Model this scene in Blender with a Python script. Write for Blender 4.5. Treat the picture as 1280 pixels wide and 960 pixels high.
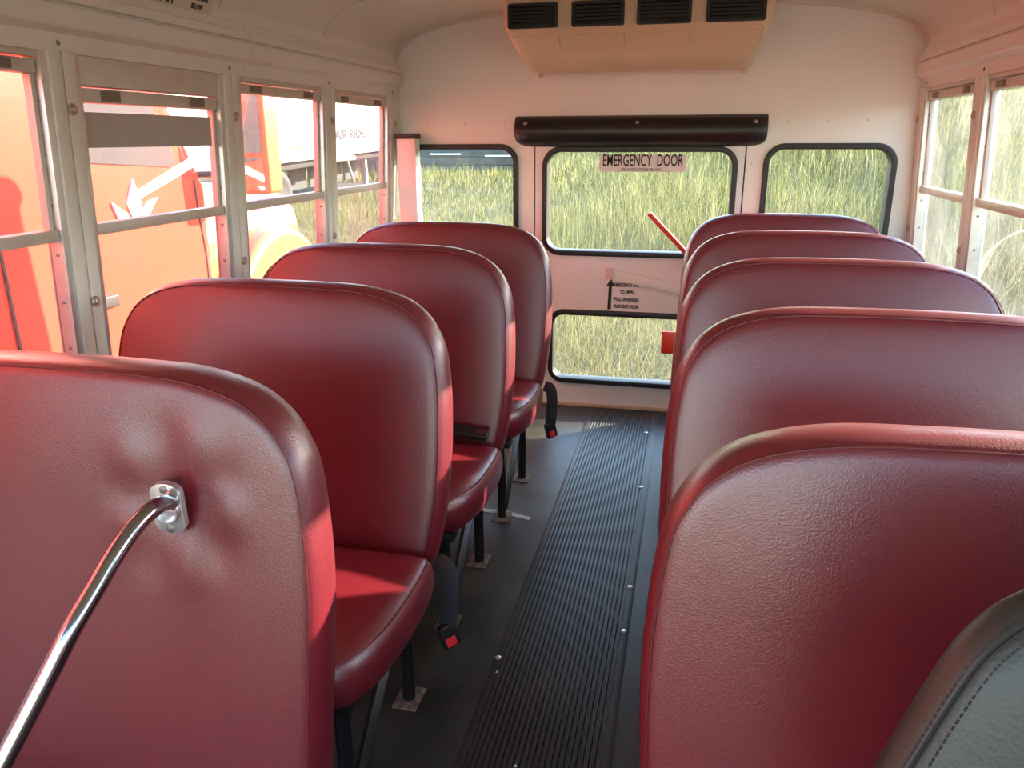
import bpy, bmesh, math, random
import numpy as np
from mathutils import Vector, Matrix

for o in list(bpy.data.objects):
    bpy.data.objects.remove(o)
S = bpy.context.scene
COL = S.collection
random.seed(7)
RNG = np.random.default_rng(11)

# ------------------------------------------------------------------ camera
cam_d = bpy.data.cameras.new('camera')
cam = bpy.data.objects.new('camera', cam_d)
COL.objects.link(cam)
CF = Vector((-0.21201, 0.92895, -0.30348))
CR = Vector((0.97521, 0.22124, -0.00407))
CU = CR.cross(CF)
CPOS = Vector((0.2435, 0.0, 1.2707))
m = Matrix((CR, CU, -CF)).transposed().to_4x4()
m.translation = CPOS
cam.matrix_world = m
cam_d.sensor_width = 36
cam_d.lens = 966.18 / 1280 * 36
cam_d.clip_start = 0.02
cam_d.clip_end = 500
S.camera = cam

# ------------------------------------------------------------------ light
SUN_EL = math.radians(20.4)
SUN_H = Vector((0.800, 0.600, 0)).normalized()         # horizontal direction towards the sun
sun_dir = Vector((SUN_H.x * math.cos(SUN_EL), SUN_H.y * math.cos(SUN_EL), math.sin(SUN_EL)))
w = bpy.data.worlds.new('sky')
S.world = w
w.use_nodes = True
nt = w.node_tree
nt.nodes.clear()
sky = nt.nodes.new('ShaderNodeTexSky')
sky.sky_type = 'NISHITA'
sky.sun_disc = False
sky.sun_elevation = SUN_EL
sky.sun_rotation = math.atan2(SUN_H.x, SUN_H.y)
sky.air_density = 1.0
sky.dust_density = 0.5
sky.ozone_density = 1.6
bg = nt.nodes.new('ShaderNodeBackground')
bg.inputs['Strength'].default_value = 1.15
out = nt.nodes.new('ShaderNodeOutputWorld')
nt.links.new(sky.outputs[0], bg.inputs[0])
nt.links.new(bg.outputs[0], out.inputs[0])
sd = bpy.data.lights.new('sun', 'SUN')
sd.energy = 22.0
sd.angle = math.radians(0.6)
sd.color = (1.0, 0.87, 0.70)
sun = bpy.data.objects.new('sun', sd)
COL.objects.link(sun)
sun.rotation_euler = sun_dir.to_track_quat('Z', 'Y').to_euler()
S.view_settings.view_transform = 'Standard'
S.view_settings.look = 'None'
S.view_settings.exposure = 0.35
S.view_settings.gamma = 1.0
S.view_settings.use_curve_mapping = False

# ------------------------------------------------------------------ materials
MATS = {}


def mat(name, col, rough=0.5, metal=0.0, spec=0.5, var=0.0, vscale=8.0, bump=0.0, bscale=200.0, bdist=0.001,
        col2=None, coat=0.0, sheen=0.0, voronoi=False, rvar=0.0):
    if name in MATS:
        return MATS[name]
    M = bpy.data.materials.new(name)
    M.use_nodes = True
    n, l = M.node_tree.nodes, M.node_tree.links
    b = n['Principled BSDF']
    b.inputs['Base Color'].default_value = (*col, 1)
    b.inputs['Roughness'].default_value = rough
    b.inputs['Metallic'].default_value = metal
    b.inputs['Specular IOR Level'].default_value = spec
    b.inputs['Coat Weight'].default_value = coat
    b.inputs['Coat Roughness'].default_value = 0.30 if name.startswith('vinyl') else 0.03
    tc = n.new('ShaderNodeTexCoord')
    if var > 0 or col2:
        t = n.new('ShaderNodeTexNoise')
        t.inputs['Scale'].default_value = vscale
        t.inputs['Detail'].default_value = 6
        l.new(tc.outputs['Object'], t.inputs['Vector'])
        r = n.new('ShaderNodeValToRGB')
        c2 = col2 if col2 else tuple(max(0, c * (1 - var)) for c in col)
        r.color_ramp.elements[0].position = 0.35
        r.color_ramp.elements[1].position = 0.65
        r.color_ramp.elements[0].color = (*c2, 1)
        r.color_ramp.elements[1].color = (*col, 1)
        l.new(t.outputs['Fac'], r.inputs['Fac'])
        l.new(r.outputs['Color'], b.inputs['Base Color'])
        if rvar:
            mr = n.new('ShaderNodeMapRange')
            mr.inputs['To Min'].default_value = rough - rvar
            mr.inputs['To Max'].default_value = rough + rvar
            l.new(t.outputs['Fac'], mr.inputs['Value'])
            l.new(mr.outputs[0], b.inputs['Roughness'])
    if bump > 0:
        if voronoi:
            t2 = n.new('ShaderNodeTexVoronoi')
            o2 = t2.outputs['Distance']
        else:
            t2 = n.new('ShaderNodeTexNoise')
            t2.inputs['Detail'].default_value = 3
            o2 = t2.outputs['Fac']
        t2.inputs['Scale'].default_value = bscale
        l.new(tc.outputs['Object'], t2.inputs['Vector'])
        bp = n.new('ShaderNodeBump')
        bp.inputs['Strength'].default_value = bump
        bp.inputs['Distance'].default_value = bdist
        l.new(o2, bp.inputs['Height'])
        l.new(bp.outputs[0], b.inputs['Normal'])
    MATS[name] = M
    return M


def glass_mat(name, tint, dirt, dirt_scale=6.0, f0=0.022):
    M = bpy.data.materials.new(name)
    M.use_nodes = True
    n, l = M.node_tree.nodes, M.node_tree.links
    n.clear()
    o = n.new('ShaderNodeOutputMaterial')
    tr = n.new('ShaderNodeBsdfTransparent')
    tr.inputs[0].default_value = (*tint, 1)
    gl = n.new('ShaderNodeBsdfGlossy')
    gl.inputs['Roughness'].default_value = 0.02
    # Fresnel reflectance (Schlick), the same from both sides of the pane
    ge = n.new('ShaderNodeNewGeometry')
    dt = n.new('ShaderNodeVectorMath')
    dt.operation = 'DOT_PRODUCT'
    l.new(ge.outputs['Normal'], dt.inputs[0])
    l.new(ge.outputs['Incoming'], dt.inputs[1])

    def mth(op, a, b=None):
        q = n.new('ShaderNodeMath')
        q.operation = op
        for i_, v_ in enumerate((a, b)):
            if v_ is None:
                continue
            if isinstance(v_, (int, float)):
                q.inputs[i_].default_value = v_
            else:
                l.new(v_, q.inputs[i_])
        return q.outputs[0]
    om = mth('SUBTRACT', 1.0, mth('ABSOLUTE', dt.outputs['Value']))
    frv = mth('ADD', f0, mth('MULTIPLY', 0.7, mth('POWER', om, 5.0)))
    mx = n.new('ShaderNodeMixShader')
    l.new(frv, mx.inputs[0])
    l.new(tr.outputs[0], mx.inputs[1])
    l.new(gl.outputs[0], mx.inputs[2])
    df = n.new('ShaderNodeBsdfTranslucent')
    df.inputs[0].default_value = (0.8, 0.8, 0.78, 1)
    tc = n.new('ShaderNodeTexCoord')
    ns = n.new('ShaderNodeTexNoise')
    ns.inputs['Scale'].default_value = dirt_scale
    ns.inputs['Detail'].default_value = 8
    l.new(tc.outputs['Object'], ns.inputs['Vector'])
    mr = n.new('ShaderNodeMapRange')
    mr.inputs['From Min'].default_value = 0.35
    mr.inputs['From Max'].default_value = 0.75
    mr.inputs['To Min'].default_value = dirt * 0.3
    mr.inputs['To Max'].default_value = dirt
    l.new(ns.outputs['Fac'], mr.inputs['Value'])
    mx2 = n.new('ShaderNodeMixShader')
    l.new(mr.outputs[0], mx2.inputs[0])
    l.new(mx.outputs[0], mx2.inputs[1])
    l.new(df.outputs[0], mx2.inputs[2])
    l.new(mx2.outputs[0], o.inputs[0])
    MATS[name] = M
    return M


VINYL = mat('vinyl_red', (0.150, 0.0068, 0.014), 0.37, spec=0.95, coat=0.28, var=0.12, vscale=5, bump=0.33, bscale=400, bdist=0.0008, voronoi=True)
PIPE = mat('vinyl_piping', (0.12, 0.008, 0.011), 0.42)
DLEATH = mat('leather_grey', (0.030, 0.032, 0.027), 0.42, bump=0.3, bscale=260, bdist=0.0006, voronoi=True)
DBOLST = mat('leather_grey_brown', (0.085, 0.075, 0.066), 0.42, bump=0.3, bscale=260, bdist=0.0006, voronoi=True)
THREAD = mat('thread_black', (0.012, 0.010, 0.012), 0.7)
WHITE = mat('paint_white', (0.82, 0.80, 0.74), 0.38, var=0.05, vscale=4)
CEILM = mat('paint_white_shaded', (0.68, 0.63, 0.53), 0.42, var=0.05, vscale=3)  # white paint darkened: the ceiling's shade is put into the colour
TRIMM = mat('paint_trim', (0.76, 0.72, 0.64), 0.40, var=0.05, vscale=6)
DOORM = mat('paint_door', (0.82, 0.79, 0.75), 0.35, var=0.04, vscale=5)
ALU = mat('aluminium', (0.78, 0.76, 0.72), 0.36, metal=0.75, var=0.12, vscale=20)
ALU2 = mat('aluminium_painted', (0.66, 0.58, 0.50), 0.42, metal=0.2, var=0.1, vscale=14)
CHROME = mat('chrome', (0.42, 0.42, 0.44), 0.16, metal=1.0)
CASTM = mat('polished_cast', (0.85, 0.85, 0.83), 0.28, metal=0.9)
SCREW = mat('screw_grey', (0.28, 0.27, 0.25), 0.4, metal=0.8)
BRASS = mat('screw_tan', (0.55, 0.45, 0.33), 0.35, metal=0.7)
BLACKR = mat('rubber_black', (0.012, 0.010, 0.010), 0.45)
BLACKP = mat('black_paint', (0.010, 0.010, 0.011), 0.30)
BLACKV = mat('black_vinyl', (0.011, 0.010, 0.010), 0.38, bump=0.2, bscale=300, bdist=0.0006)
WEB = mat('webbing', (0.013, 0.012, 0.015), 0.65, bump=0.4, bscale=500, bdist=0.0006)
REDBTN = mat('red_plastic', (0.75, 0.03, 0.03), 0.35)
LEVER = mat('red_lever', (0.62, 0.045, 0.02), 0.4)
FLOORM = mat('floor_rubber', (0.066, 0.064, 0.050), 0.38, col2=(0.024, 0.023, 0.021), vscale=5, bump=0.15, bscale=60, bdist=0.001, rvar=0.06)
MATM = mat('mat_rubber', (0.050, 0.045, 0.038), 0.38, col2=(0.024, 0.022, 0.020), vscale=4, rvar=0.06)
RUST = mat('rusty_steel', (0.30, 0.20, 0.14), 0.7, col2=(0.10, 0.07, 0.055), vscale=60)
ACM = mat('plastic_beige', (0.66, 0.52, 0.34), 0.35, var=0.05, vscale=5)
VENTM = mat('vent_black', (0.006, 0.006, 0.006), 0.5)
SIGNW = mat('sign_white', (0.72, 0.66, 0.62), 0.5)
INK = mat('ink_black', (0.02, 0.015, 0.015), 0.6)
DECAL = mat('decal_grey', (0.50, 0.46, 0.42), 0.6)
TAN = mat('threshold_tan', (0.55, 0.42, 0.26), 0.45)
PAPER = mat('paper', (0.75, 0.72, 0.68), 0.7)
TRED = mat('truck_red', (0.80, 0.078, 0.045), 0.22, coat=0.6)
TRED_SUNLIT = mat('truck_red_sunlit', (0.80, 0.20, 0.075), 0.24, coat=0.6)  # same red truck paint, sun overexposure put into its colour as orange
TWHITE = mat('truck_white', (0.82, 0.82, 0.80), 0.35)
TDARK = mat('truck_dark', (0.035, 0.033, 0.032), 0.5)
TGLASS = mat('truck_glass', (0.10, 0.09, 0.09), 0.08)
MIRROR = mat('mirror_glass', (0.55, 0.55, 0.56), 0.05, metal=1.0)
TIRE = mat('tyre', (0.05, 0.047, 0.043), 0.7)
RIM = mat('rim', (0.62, 0.32, 0.16), 0.45)
STEEL = mat('trailer_steel', (0.45, 0.43, 0.41), 0.5, metal=0.3)
SHED = mat('shed_cladding', (0.055, 0.065, 0.062), 0.6, var=0.3, vscale=3)
SHEDR = mat('shed_roof', (0.20, 0.20, 0.19), 0.6)
CARW = mat('car_white', (0.8, 0.8, 0.8), 0.3)
GROUND = mat('ground_soil', (0.10, 0.09, 0.045), 0.9, col2=(0.05, 0.055, 0.025), vscale=1.2, bump=0.6, bscale=6, bdist=0.05)
GLASS = glass_mat('glass_side', (0.94, 0.95, 0.94), 0.055, 5)
GLASSR = glass_mat('glass_rear', (0.96, 0.97, 0.94), 0.015, 4, 0.006)
GLASSF = glass_mat('glass_front', (0.98, 0.98, 0.98), 0.01, 4)


def grass_mat():
    M = bpy.data.materials.new('grass_blades')
    M.use_nodes = True
    n, l = M.node_tree.nodes, M.node_tree.links
    n.clear()
    o = n.new('ShaderNodeOutputMaterial')
    a = n.new('ShaderNodeAttribute')
    a.attribute_name = 'Col'
    d = n.new('ShaderNodeBsdfDiffuse')
    t = n.new('ShaderNodeBsdfTranslucent')
    mx = n.new('ShaderNodeMixShader')
    mx.inputs[0].default_value = 0.45
    l.new(a.outputs['Color'], d.inputs[0])
    l.new(a.outputs['Color'], t.inputs[0])
    l.new(d.outputs[0], mx.inputs[1])
    l.new(t.outputs[0], mx.inputs[2])
    l.new(mx.outputs[0], o.inputs[0])
    return M


GRASSM = grass_mat()


# ------------------------------------------------------------------ helpers
def link(o, parent=None):
    COL.objects.link(o)
    if parent is not None:
        o.parent = parent
    return o


def tag(o, label=None, cat=None, group=None, kind=None):
    if label:
        o['label'] = label
    if cat:
        o['category'] = cat
    if group:
        o['group'] = group
    if kind:
        o['kind'] = kind
    return o


def empty(name, loc=(0, 0, 0), parent=None, rz=0.0, rot=None):
    o = bpy.data.objects.new(name, None)
    o.empty_display_size = 0.05
    o.location = loc
    o.rotation_euler = rot if rot else (0, 0, rz)
    return link(o, parent)


def catmull(pts, n=6, closed=False):
    P = [Vector(p) for p in pts]
    res = []
    L = len(P)
    for i in range(L if closed else L - 1):
        if closed:
            a, b, c, d = P[(i - 1) % L], P[i], P[(i + 1) % L], P[(i + 2) % L]
        else:
            b, c = P[i], P[i + 1]
            a = P[i - 1] if i > 0 else b * 2 - c
            d = P[i + 2] if i + 2 < L else c * 2 - b
        for k in range(n):
            t = k / n
            res.append(0.5 * ((2 * b) + (c - a) * t + (2 * a - 5 * b + 4 * c - d) * t * t + (3 * b - a - 3 * c + d) * t ** 3))
    if not closed:
        res.append(P[-1])
    return res


class MB:
    def __init__(s):
        s.v = []
        s.f = []

    def add(s, verts, faces):
        o = len(s.v)
        s.v += [tuple(p) for p in verts]
        s.f += [tuple(i + o for i in f) for f in faces]
        return s

    def hexa(s, c):
        return s.add(c, [(0, 3, 2, 1), (4, 5, 6, 7), (0, 1, 5, 4), (1, 2, 6, 5), (2, 3, 7, 6), (3, 0, 4, 7)])

    def box(s, x0, x1, y0, y1, z0, z1):
        return s.hexa([(x0, y0, z0), (x1, y0, z0), (x1, y1, z0), (x0, y1, z0),
                       (x0, y0, z1), (x1, y0, z1), (x1, y1, z1), (x0, y1, z1)])

    def tube(s, path, r, n=10, cap=True, flat=None, up=None):
        P = [Vector(p) for p in path]
        rad = r if isinstance(r, (list, tuple)) else [r] * len(P)
        rings = []
        t0 = (P[1] - P[0]).normalized()
        ref = Vector(up) if up else (Vector((0, 0, 1)) if abs(t0.z) < 0.9 else Vector((1, 0, 0)))
        nrm = (ref - t0 * ref.dot(t0)).normalized()
        for i, p in enumerate(P):
            if i == 0:
                t = P[1] - P[0]
            elif i == len(P) - 1:
                t = P[-1] - P[-2]
            else:
                t = P[i + 1] - P[i - 1]
            t.normalize()
            nrm = (nrm - t * nrm.dot(t))
            nrm.normalize()
            b = t.cross(nrm)
            rings.append([p + (nrm * math.cos(a) * (flat if flat else 1) + b * math.sin(a)) * rad[i]
                          for a in [2 * math.pi * k / n for k in range(n)]])
        vs = [q for rg in rings for q in rg]
        fs = []
        for i in range(len(P) - 1):
            for k in range(n):
                fs.append((i * n + k, i * n + (k + 1) % n, (i + 1) * n + (k + 1) % n, (i + 1) * n + k))
        if cap:
            fs.append(tuple(range(n - 1, -1, -1)))
            fs.append(tuple((len(P) - 1) * n + k for k in range(n)))
        return s.add(vs, fs)

    def loop_tube(s, path, r, n=6):
        P = [Vector(p) for p in path]
        L = len(P)
        c = sum(P, Vector()) / L
        vs = []
        for i, p in enumerate(P):
            t = (P[(i + 1) % L] - P[i - 1]).normalized()
            o = (p - c)
            o = (o - t * o.dot(t)).normalized()
            b = t.cross(o)
            vs += [p + (o * math.cos(a) + b * math.sin(a)) * r for a in [2 * math.pi * k / n for k in range(n)]]
        fs = []
        for i in range(L):
            j = (i + 1) % L
            for k in range(n):
                fs.append((i * n + k, i * n + (k + 1) % n, j * n + (k + 1) % n, j * n + k))
        return s.add(vs, fs)

    def lathe(s, prof, n=20, org=(0, 0, 0), axis='z'):
        vs, fs = [], []
        for (r, h) in prof:
            for k in range(n):
                a = 2 * math.pi * k / n
                p = (r * math.cos(a), r * math.sin(a), h)
                if axis == 'y':
                    p = (p[0], p[2], p[1])
                elif axis == 'x':
                    p = (p[2], p[0], p[1])
                vs.append((p[0] + org[0], p[1] + org[1], p[2] + org[2]))
        for i in range(len(prof) - 1):
            for k in range(n):
                fs.append((i * n + k, i * n + (k + 1) % n, (i + 1) * n + (k + 1) % n, (i + 1) * n + k))
        fs.append(tuple(range(n - 1, -1, -1)))
        fs.append(tuple((len(prof) - 1) * n + k for k in range(n)))
        return s.add(vs, fs)

    def prism(s, poly, fn, a, b):
        """polygon (2-D list) swept between a and b; fn(u, v, w) -> point"""
        n = len(poly)
        vs = [fn(u, v, a) for u, v in poly] + [fn(u, v, b) for u, v in poly]
        fs = [(i, (i + 1) % n, n + (i + 1) % n, n + i) for i in range(n)]
        fs += [tuple(range(n - 1, -1, -1)), tuple(range(n, 2 * n))]
        return s.add(vs, fs)

    def mesh(s, name, material, smooth=None, bevel=0.0, seg=2):
        me = bpy.data.meshes.new(name)
        bm = bmesh.new()
        vv = [bm.verts.new(p) for p in s.v]
        for f in s.f:
            try:
                bm.faces.new([vv[i] for i in f])
            except ValueError:
                pass
        bmesh.ops.recalc_face_normals(bm, faces=bm.faces)
        if bevel > 0:
            ed = [e for e in bm.edges if len(e.link_faces) == 2 and e.calc_face_angle(0) > 0.6]
            bmesh.ops.bevel(bm, geom=ed, offset=bevel, segments=seg, affect='EDGES', profile=0.6)
        bm.to_mesh(me)
        bm.free()
        if material:
            me.materials.append(material)
        if smooth is None:
            smooth = 35
        if smooth > 0:
            me.shade_smooth()
            me.set_sharp_from_angle(angle=math.radians(smooth))
        return me

    def build(s, name, material, parent=None, smooth=None, bevel=0.0, seg=2):
        return link(bpy.data.objects.new(name, s.mesh(name, material, smooth, bevel, seg)), parent)


def inst(name, me, parent=None, loc=(0, 0, 0), rot=(0, 0, 0), scale=(1, 1, 1)):
    o = bpy.data.objects.new(name, me)
    o.location, o.rotation_euler, o.scale = loc, rot, scale
    return link(o, parent)


def copy_tree(o, parent=None):
    c = o.copy()
    COL.objects.link(c)
    c.parent = parent
    for ch in list(o.children):
        copy_tree(ch, c)
    return c


def rrect(x0, x1, z0, z1, r, n=8):
    pts = []
    for cx, cz, a0 in ((x1 - r, z1 - r, 0), (x0 + r, z1 - r, 90), (x0 + r, z0 + r, 180), (x1 - r, z0 + r, 270)):
        for k in range(n + 1):
            a = math.radians(a0 + 90 * k / n)
            pts.append((cx + r * math.cos(a), cz + r * math.sin(a)))
    return pts


def sheet(name, outer, holes, y0, y1, material, parent=None):
    """flat slab in the XZ plane with holes, between y0 and y1"""
    bm = bmesh.new()
    edges = []
    for lp in [outer] + holes:
        vs = [bm.verts.new((x, y0, z)) for x, z in lp]
        for i in range(len(vs)):
            edges.append(bm.edges.new((vs[i], vs[(i + 1) % len(vs)])))
    res = bmesh.ops.triangle_fill(bm, use_beauty=True, use_dissolve=False, edges=edges)
    ext = bmesh.ops.extrude_face_region(bm, geom=list(bm.faces))
    for g in ext['geom']:
        if isinstance(g, bmesh.types.BMVert):
            g.co.y = y1
    bmesh.ops.recalc_face_normals(bm, faces=bm.faces)
    me = bpy.data.meshes.new(name)
    bm.to_mesh(me)
    bm.free()
    me.materials.append(material)
    return link(bpy.data.objects.new(name, me), parent)


def ring_frame(name, outer, inner, y0, y1, material, parent=None, bevel=0.004):
    """frame between two loops of equal length, swept from y0 to y1"""
    n = len(outer)
    mb = MB()
    vs = [(x, y0, z) for x, z in outer] + [(x, y0, z) for x, z in inner] + [(x, y1, z) for x, z in outer] + [(x, y1, z) for x, z in inner]
    fs = []
    for i in range(n):
        j = (i + 1) % n
        fs += [(i, j, n + j, n + i), (2 * n + j, 2 * n + i, 3 * n + i, 3 * n + j), (j, i, 2 * n + i, 2 * n + j), (n + i, n + j, 3 * n + j, 3 * n + i)]
    mb.add(vs, fs)
    return mb.build(name, material, parent, bevel=bevel)


def text_mesh(body, size, sx=1.0, ext=0.0005, bold=0.0):
    cu = bpy.data.curves.new('lettering', 'FONT')
    cu.body = body
    cu.size = size
    cu.extrude = ext
    cu.offset = bold
    cu.align_x = 'CENTER'
    cu.align_y = 'CENTER'
    cu.resolution_u = 3
    o = bpy.data.objects.new('lettering', cu)
    COL.objects.link(o)
    bpy.context.view_layer.update()
    me = bpy.data.meshes.new_from_object(o.evaluated_get(bpy.context.evaluated_depsgraph_get()))
    bpy.data.objects.remove(o)
    bpy.data.curves.remove(cu)
    for v in me.vertices:
        v.co.x *= sx
    return me


def lettering(name, body, size, M, material, parent, sx=1.0, bold=0.0):
    me = text_mesh(body, size, sx, bold=bold)
    me.materials.clear()
    me.materials.append(material)
    o = link(bpy.data.objects.new(name, me), parent)
    o.matrix_local = M
    return o


# ------------------------------------------------------------------ the bus shell
YR = 3.618
Y0 = -1.25
HW = 1.13


def WX(side, s, z):
    return side * (HW - 0.0574 * (z - 1.31) - s)


def sbox(mb, side, s0, s1, y0, y1, z0, z1):
    return mb.hexa([(WX(side, s0, z0), y0, z0), (WX(side, s1, z0), y0, z0), (WX(side, s1, z0), y1, z0), (WX(side, s0, z0), y1, z0),
                    (WX(side, s0, z1), y0, z1), (WX(side, s1, z1), y0, z1), (WX(side, s1, z1), y1, z1), (WX(side, s0, z1), y1, z1)])


# floor
fl = MB().box(-1.26, 1.26, Y0 - 0.05, YR + 0.06, -0.08, 0.0).build('floor', FLOORM)
tag(fl, 'dark grey rubber floor of the bus', 'floor', kind='structure')

# ribbed aisle mat
X0, X1 = -0.174, 0.151
NR = 22
prof = [(X0, 0.0005), (X0, 0.003), (X0 + 0.008, 0.005), (X0 + 0.020, 0.005)]
pw = (X1 - X0 - 0.040) / NR
for i in range(NR):
    a = X0 + 0.020 + pw * i
    prof += [(a + pw * 0.12, 0.0018), (a + pw * 0.40, 0.0018), (a + pw * 0.52, 0.0058), (a + pw * 0.88, 0.0058)]
prof += [(X1 - 0.020, 0.005), (X1 - 0.008, 0.005), (X1, 0.003), (X1, 0.0005)]
mat_root = empty('aisle_mat', (0, 0, 0))
tag(mat_root, 'black ribbed rubber mat running down the aisle to the back door', 'floor mat')
mb = MB()
mb.prism(prof, lambda u, v, w_: (u, w_, v), Y0 + 0.05, YR - 0.03)
mb.build('ribbed_rubber', MATM, mat_root, smooth=20)
screw_me = MB().lathe([(0.0085, 0.0), (0.0085, 0.001), (0.006, 0.0022), (0.002, 0.0026)], 12).mesh('screw', CASTM)
for (x, y) in ((0.138, 1.80), (0.138, 2.02), (0.110, 3.30), (0.125, 2.72), (-0.166, 1.62)):
    inst('screw', screw_me, mat_root, (x, y, 0.005))

# side walls
LPIL = [0.231, 0.892, 1.553, 2.213, 2.880, 3.545]
RPIL = [-0.42, 0.240, 0.900, 1.570, 2.235, 2.905, 3.585]
walls = {}
for side, nm in ((-1, 'left'), (1, 'right')):
    mb = MB()
    sbox(mb, side, -0.045, 0.0, 0.19 if side < 0 else Y0, YR + 0.05, -0.06, 0.70)
    sbox(mb, side, -0.045, 0.0, Y0, YR + 0.05, 1.45, 1.64)
    pil = LPIL if side < 0 else RPIL
    for c in pil:
        sbox(mb, side, -0.045, 0.0, c - 0.035, min(c + 0.035, YR + 0.05), 0.69, 1.46)
    sbox(mb, side, -0.045, 0.0, Y0, Y0 + 0.10, 0.69, 1.46)
    sbox(mb, side, -0.045, 0.0, (pil[-1]), YR + 0.05, 0.69, 1.46)
    W = mb.build('wall_' + nm, TRIMM)
    tag(W, 'cream painted side wall of the bus with window posts on the %s of the picture' % nm, 'wall', kind='structure')
    walls[side] = W
    wash = MB().lathe([(0.0135, 0), (0.0135, 0.003), (0.010, 0.006), (0.007, 0.004), (0.0055, 0.007), (0.001, 0.008)], 14, axis='x').mesh('screw', BRASS)
    for c in pil:
        for (a, b) in ((c - 0.037, c - 0.0015), (c + 0.0015, c + 0.037)):
            b = min(b, YR - 0.004)
            if b - a < 0.01:
                continue
            mb = MB()
            sbox(mb, side, 0.0005, 0.012, a, b, 0.70, 1.455)
            mb.build('post_cover', TRIMM, W, bevel=0.003)
        for z in (1.335, 0.90):
            inst('screw', wash, W, (WX(side, 0.012, z), c + 0.012, z), (0, 0, 0 if side < 0 else math.pi))

riv_me = MB().lathe([(0.0045, 0), (0.004, 0.002), (0.001, 0.003)], 8, axis='y').mesh('rivet', SCREW)
clip_cache = {}
WN = [0]


def side_window(side, y0, y1, desc, exit_window=False):
    WN[0] += 1
    root = empty('window_%d' % WN[0], (0, 0, 0))
    tag(root, desc, 'window', kind='structure')
    ztop = 1.41
    for a, b in ((y0 - 0.021, y0), (y1, y1 + 0.021)):
        mb = MB()
        sbox(mb, side, -0.036, 0.006, a, b, 0.70, 1.452)
        mb.build('jamb', ALU, root, bevel=0.002)
    for k in range(6):
        z = 0.80 + 0.11 * k
        inst('rivet', riv_me, root, (WX(side, -0.012, z), y1, z), (0, 0, math.pi))
    # top track
    if exit_window:
        mb = MB()
        sbox(mb, side, -0.05, 0.004, y0, y1, 1.388, 1.452)
        mb.build('header_panel', ALU2, root, bevel=0.003)
        zr0, zr1 = 1.352, 1.384
        ztop = 1.352
    else:
        mb = MB()
        sbox(mb, side, -0.05, 0.004, y0, y1, 1.438, 1.452)
        mb.build('header_panel', ALU2, root, bevel=0.002)
        zr0, zr1 = 1.405, 1.434
        ztop = 1.405
    mb = MB()
    sbox(mb, side, -0.035, -0.004, y0 + 0.002, y1 - 0.002, zr0, zr1)
    rail = mb.build('top_rail', ALU2, root, bevel=0.003)
    for yy in (y0 + 0.10, y1 - 0.10):
        mb = MB()
        sbox(mb, side, -0.004, 0.003, yy - 0.03, yy + 0.03, zr0 + 0.004, zr1 - 0.004)
        mb.build('latch', mat('latch_brown', (0.22, 0.17, 0.13), 0.5), rail, bevel=0.002)
    mb = MB()
    sbox(mb, side, -0.034, 0.0, y0 + 0.001, y1 - 0.001, 1.050, 1.078)
    mb.build('meeting_rail', ALU2, root, bevel=0.004)
    mb = MB()
    sbox(mb, side, -0.05, 0.004, y0 + 0.001, y1 - 0.001, 0.70, 0.728)
    mb.build('bottom_rail', ALU2, root, bevel=0.003)
    for a, b in ((y0 + 0.001, y0 + 0.014), (y1 - 0.014, y1 - 0.001)):
        mb = MB()
        sbox(mb, side, -0.030, -0.010, a, b, 1.078, zr0)
        mb.build('stile', ALU2, root, bevel=0.002)
    mb = MB()
    sbox(mb, side, -0.022, -0.018, y0 + 0.012, y1 - 0.012, 1.07, ztop + 0.005)
    p = mb.build('pane', GLASS, root, smooth=0)
    mb = MB()
    sbox(mb, side, -0.032, -0.028, y0 + 0.0, y1 - 0.0, 0.72, 1.06)
    mb.build('pane', GLASS, root, smooth=0)
    if exit_window:
        mb = MB()
        sbox(mb, side, -0.0165, -0.0145, y0 + 0.014, y1 - 0.022, 1.252, 1.332)
        tag(mb.build('decal_strip', DECAL, root, smooth=0), 'grey strip stuck across the top of the glass')
    return root


side_window(-1, 0.288, 0.836, 'side window beside the red barrier, hidden behind the frame edge on the left')
side_window(-1, 0.950, 1.496, 'two-pane side window at the left edge of the picture, red truck cab behind')
side_window(-1, 1.609, 2.154, 'side window with a deep header and grey strip across its upper glass', True)
side_window(-1, 2.271, 2.826, 'side window that shows the truck mirror and sunlit hood')
side_window(-1, 2.937, 3.478, 'rearmost side window on the left, with the white trailer behind it')
side_window(1, -0.36, 0.183, 'driver side window next to the grey driver seat')
side_window(1, 0.297, 0.843, 'side window beside the barrier behind the driver seat')
side_window(1, 0.957, 1.513, 'side window beside the first red seat on the right')
side_window(1, 1.627, 2.178, 'side window beside the second red seat on the right')
side_window(1, 2.292, 2.848, 'second side window from the back on the right, a white stalk outside')
side_window(1, 2.962, 3.530, 'rearmost side window on the right, in front of the grassy slope')

# cornice mouldings above the windows
cprof = [(-0.02, 1.452), (0.006, 1.452), (0.007, 1.490), (0.034, 1.500), (0.037, 1.504), (0.037, 1.541), (0.034, 1.545),
         (0.022, 1.547), (0.022, 1.551), (0.030, 1.553), (0.028, 1.574), (0.016, 1.578), (0.010, 1.600), (-0.02, 1.61)]
TN = 0
for side in (-1, 1):
    TN += 1
    root = empty('trim_%d' % TN)
    tag(root, 'cream metal cornice above the %s side windows' % ('left' if side < 0 else 'right'), 'trim', kind='structure')
    for a, b in ((Y0 + 0.02, 0.95), (0.952, 2.295), (2.297, 3.585)):
        mb = MB()
        mb.prism(cprof, lambda u, v, y, side=side: (WX(side, u, v), y, v), a, b)
        mb.build('moulding', TRIMM, root, smooth=20)
    for y in [0.9, 1.553, 2.213, 2.880, 3.53]:
        inst('screw', MB().lathe([(0.006, 0), (0.005, 0.002), (0.002, 0.003)], 8, axis='x').mesh('screw', SCREW), root,
             (WX(side, 0.007, 1.47), y, 1.47), (0, 0, 0 if side < 0 else math.pi))

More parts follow.
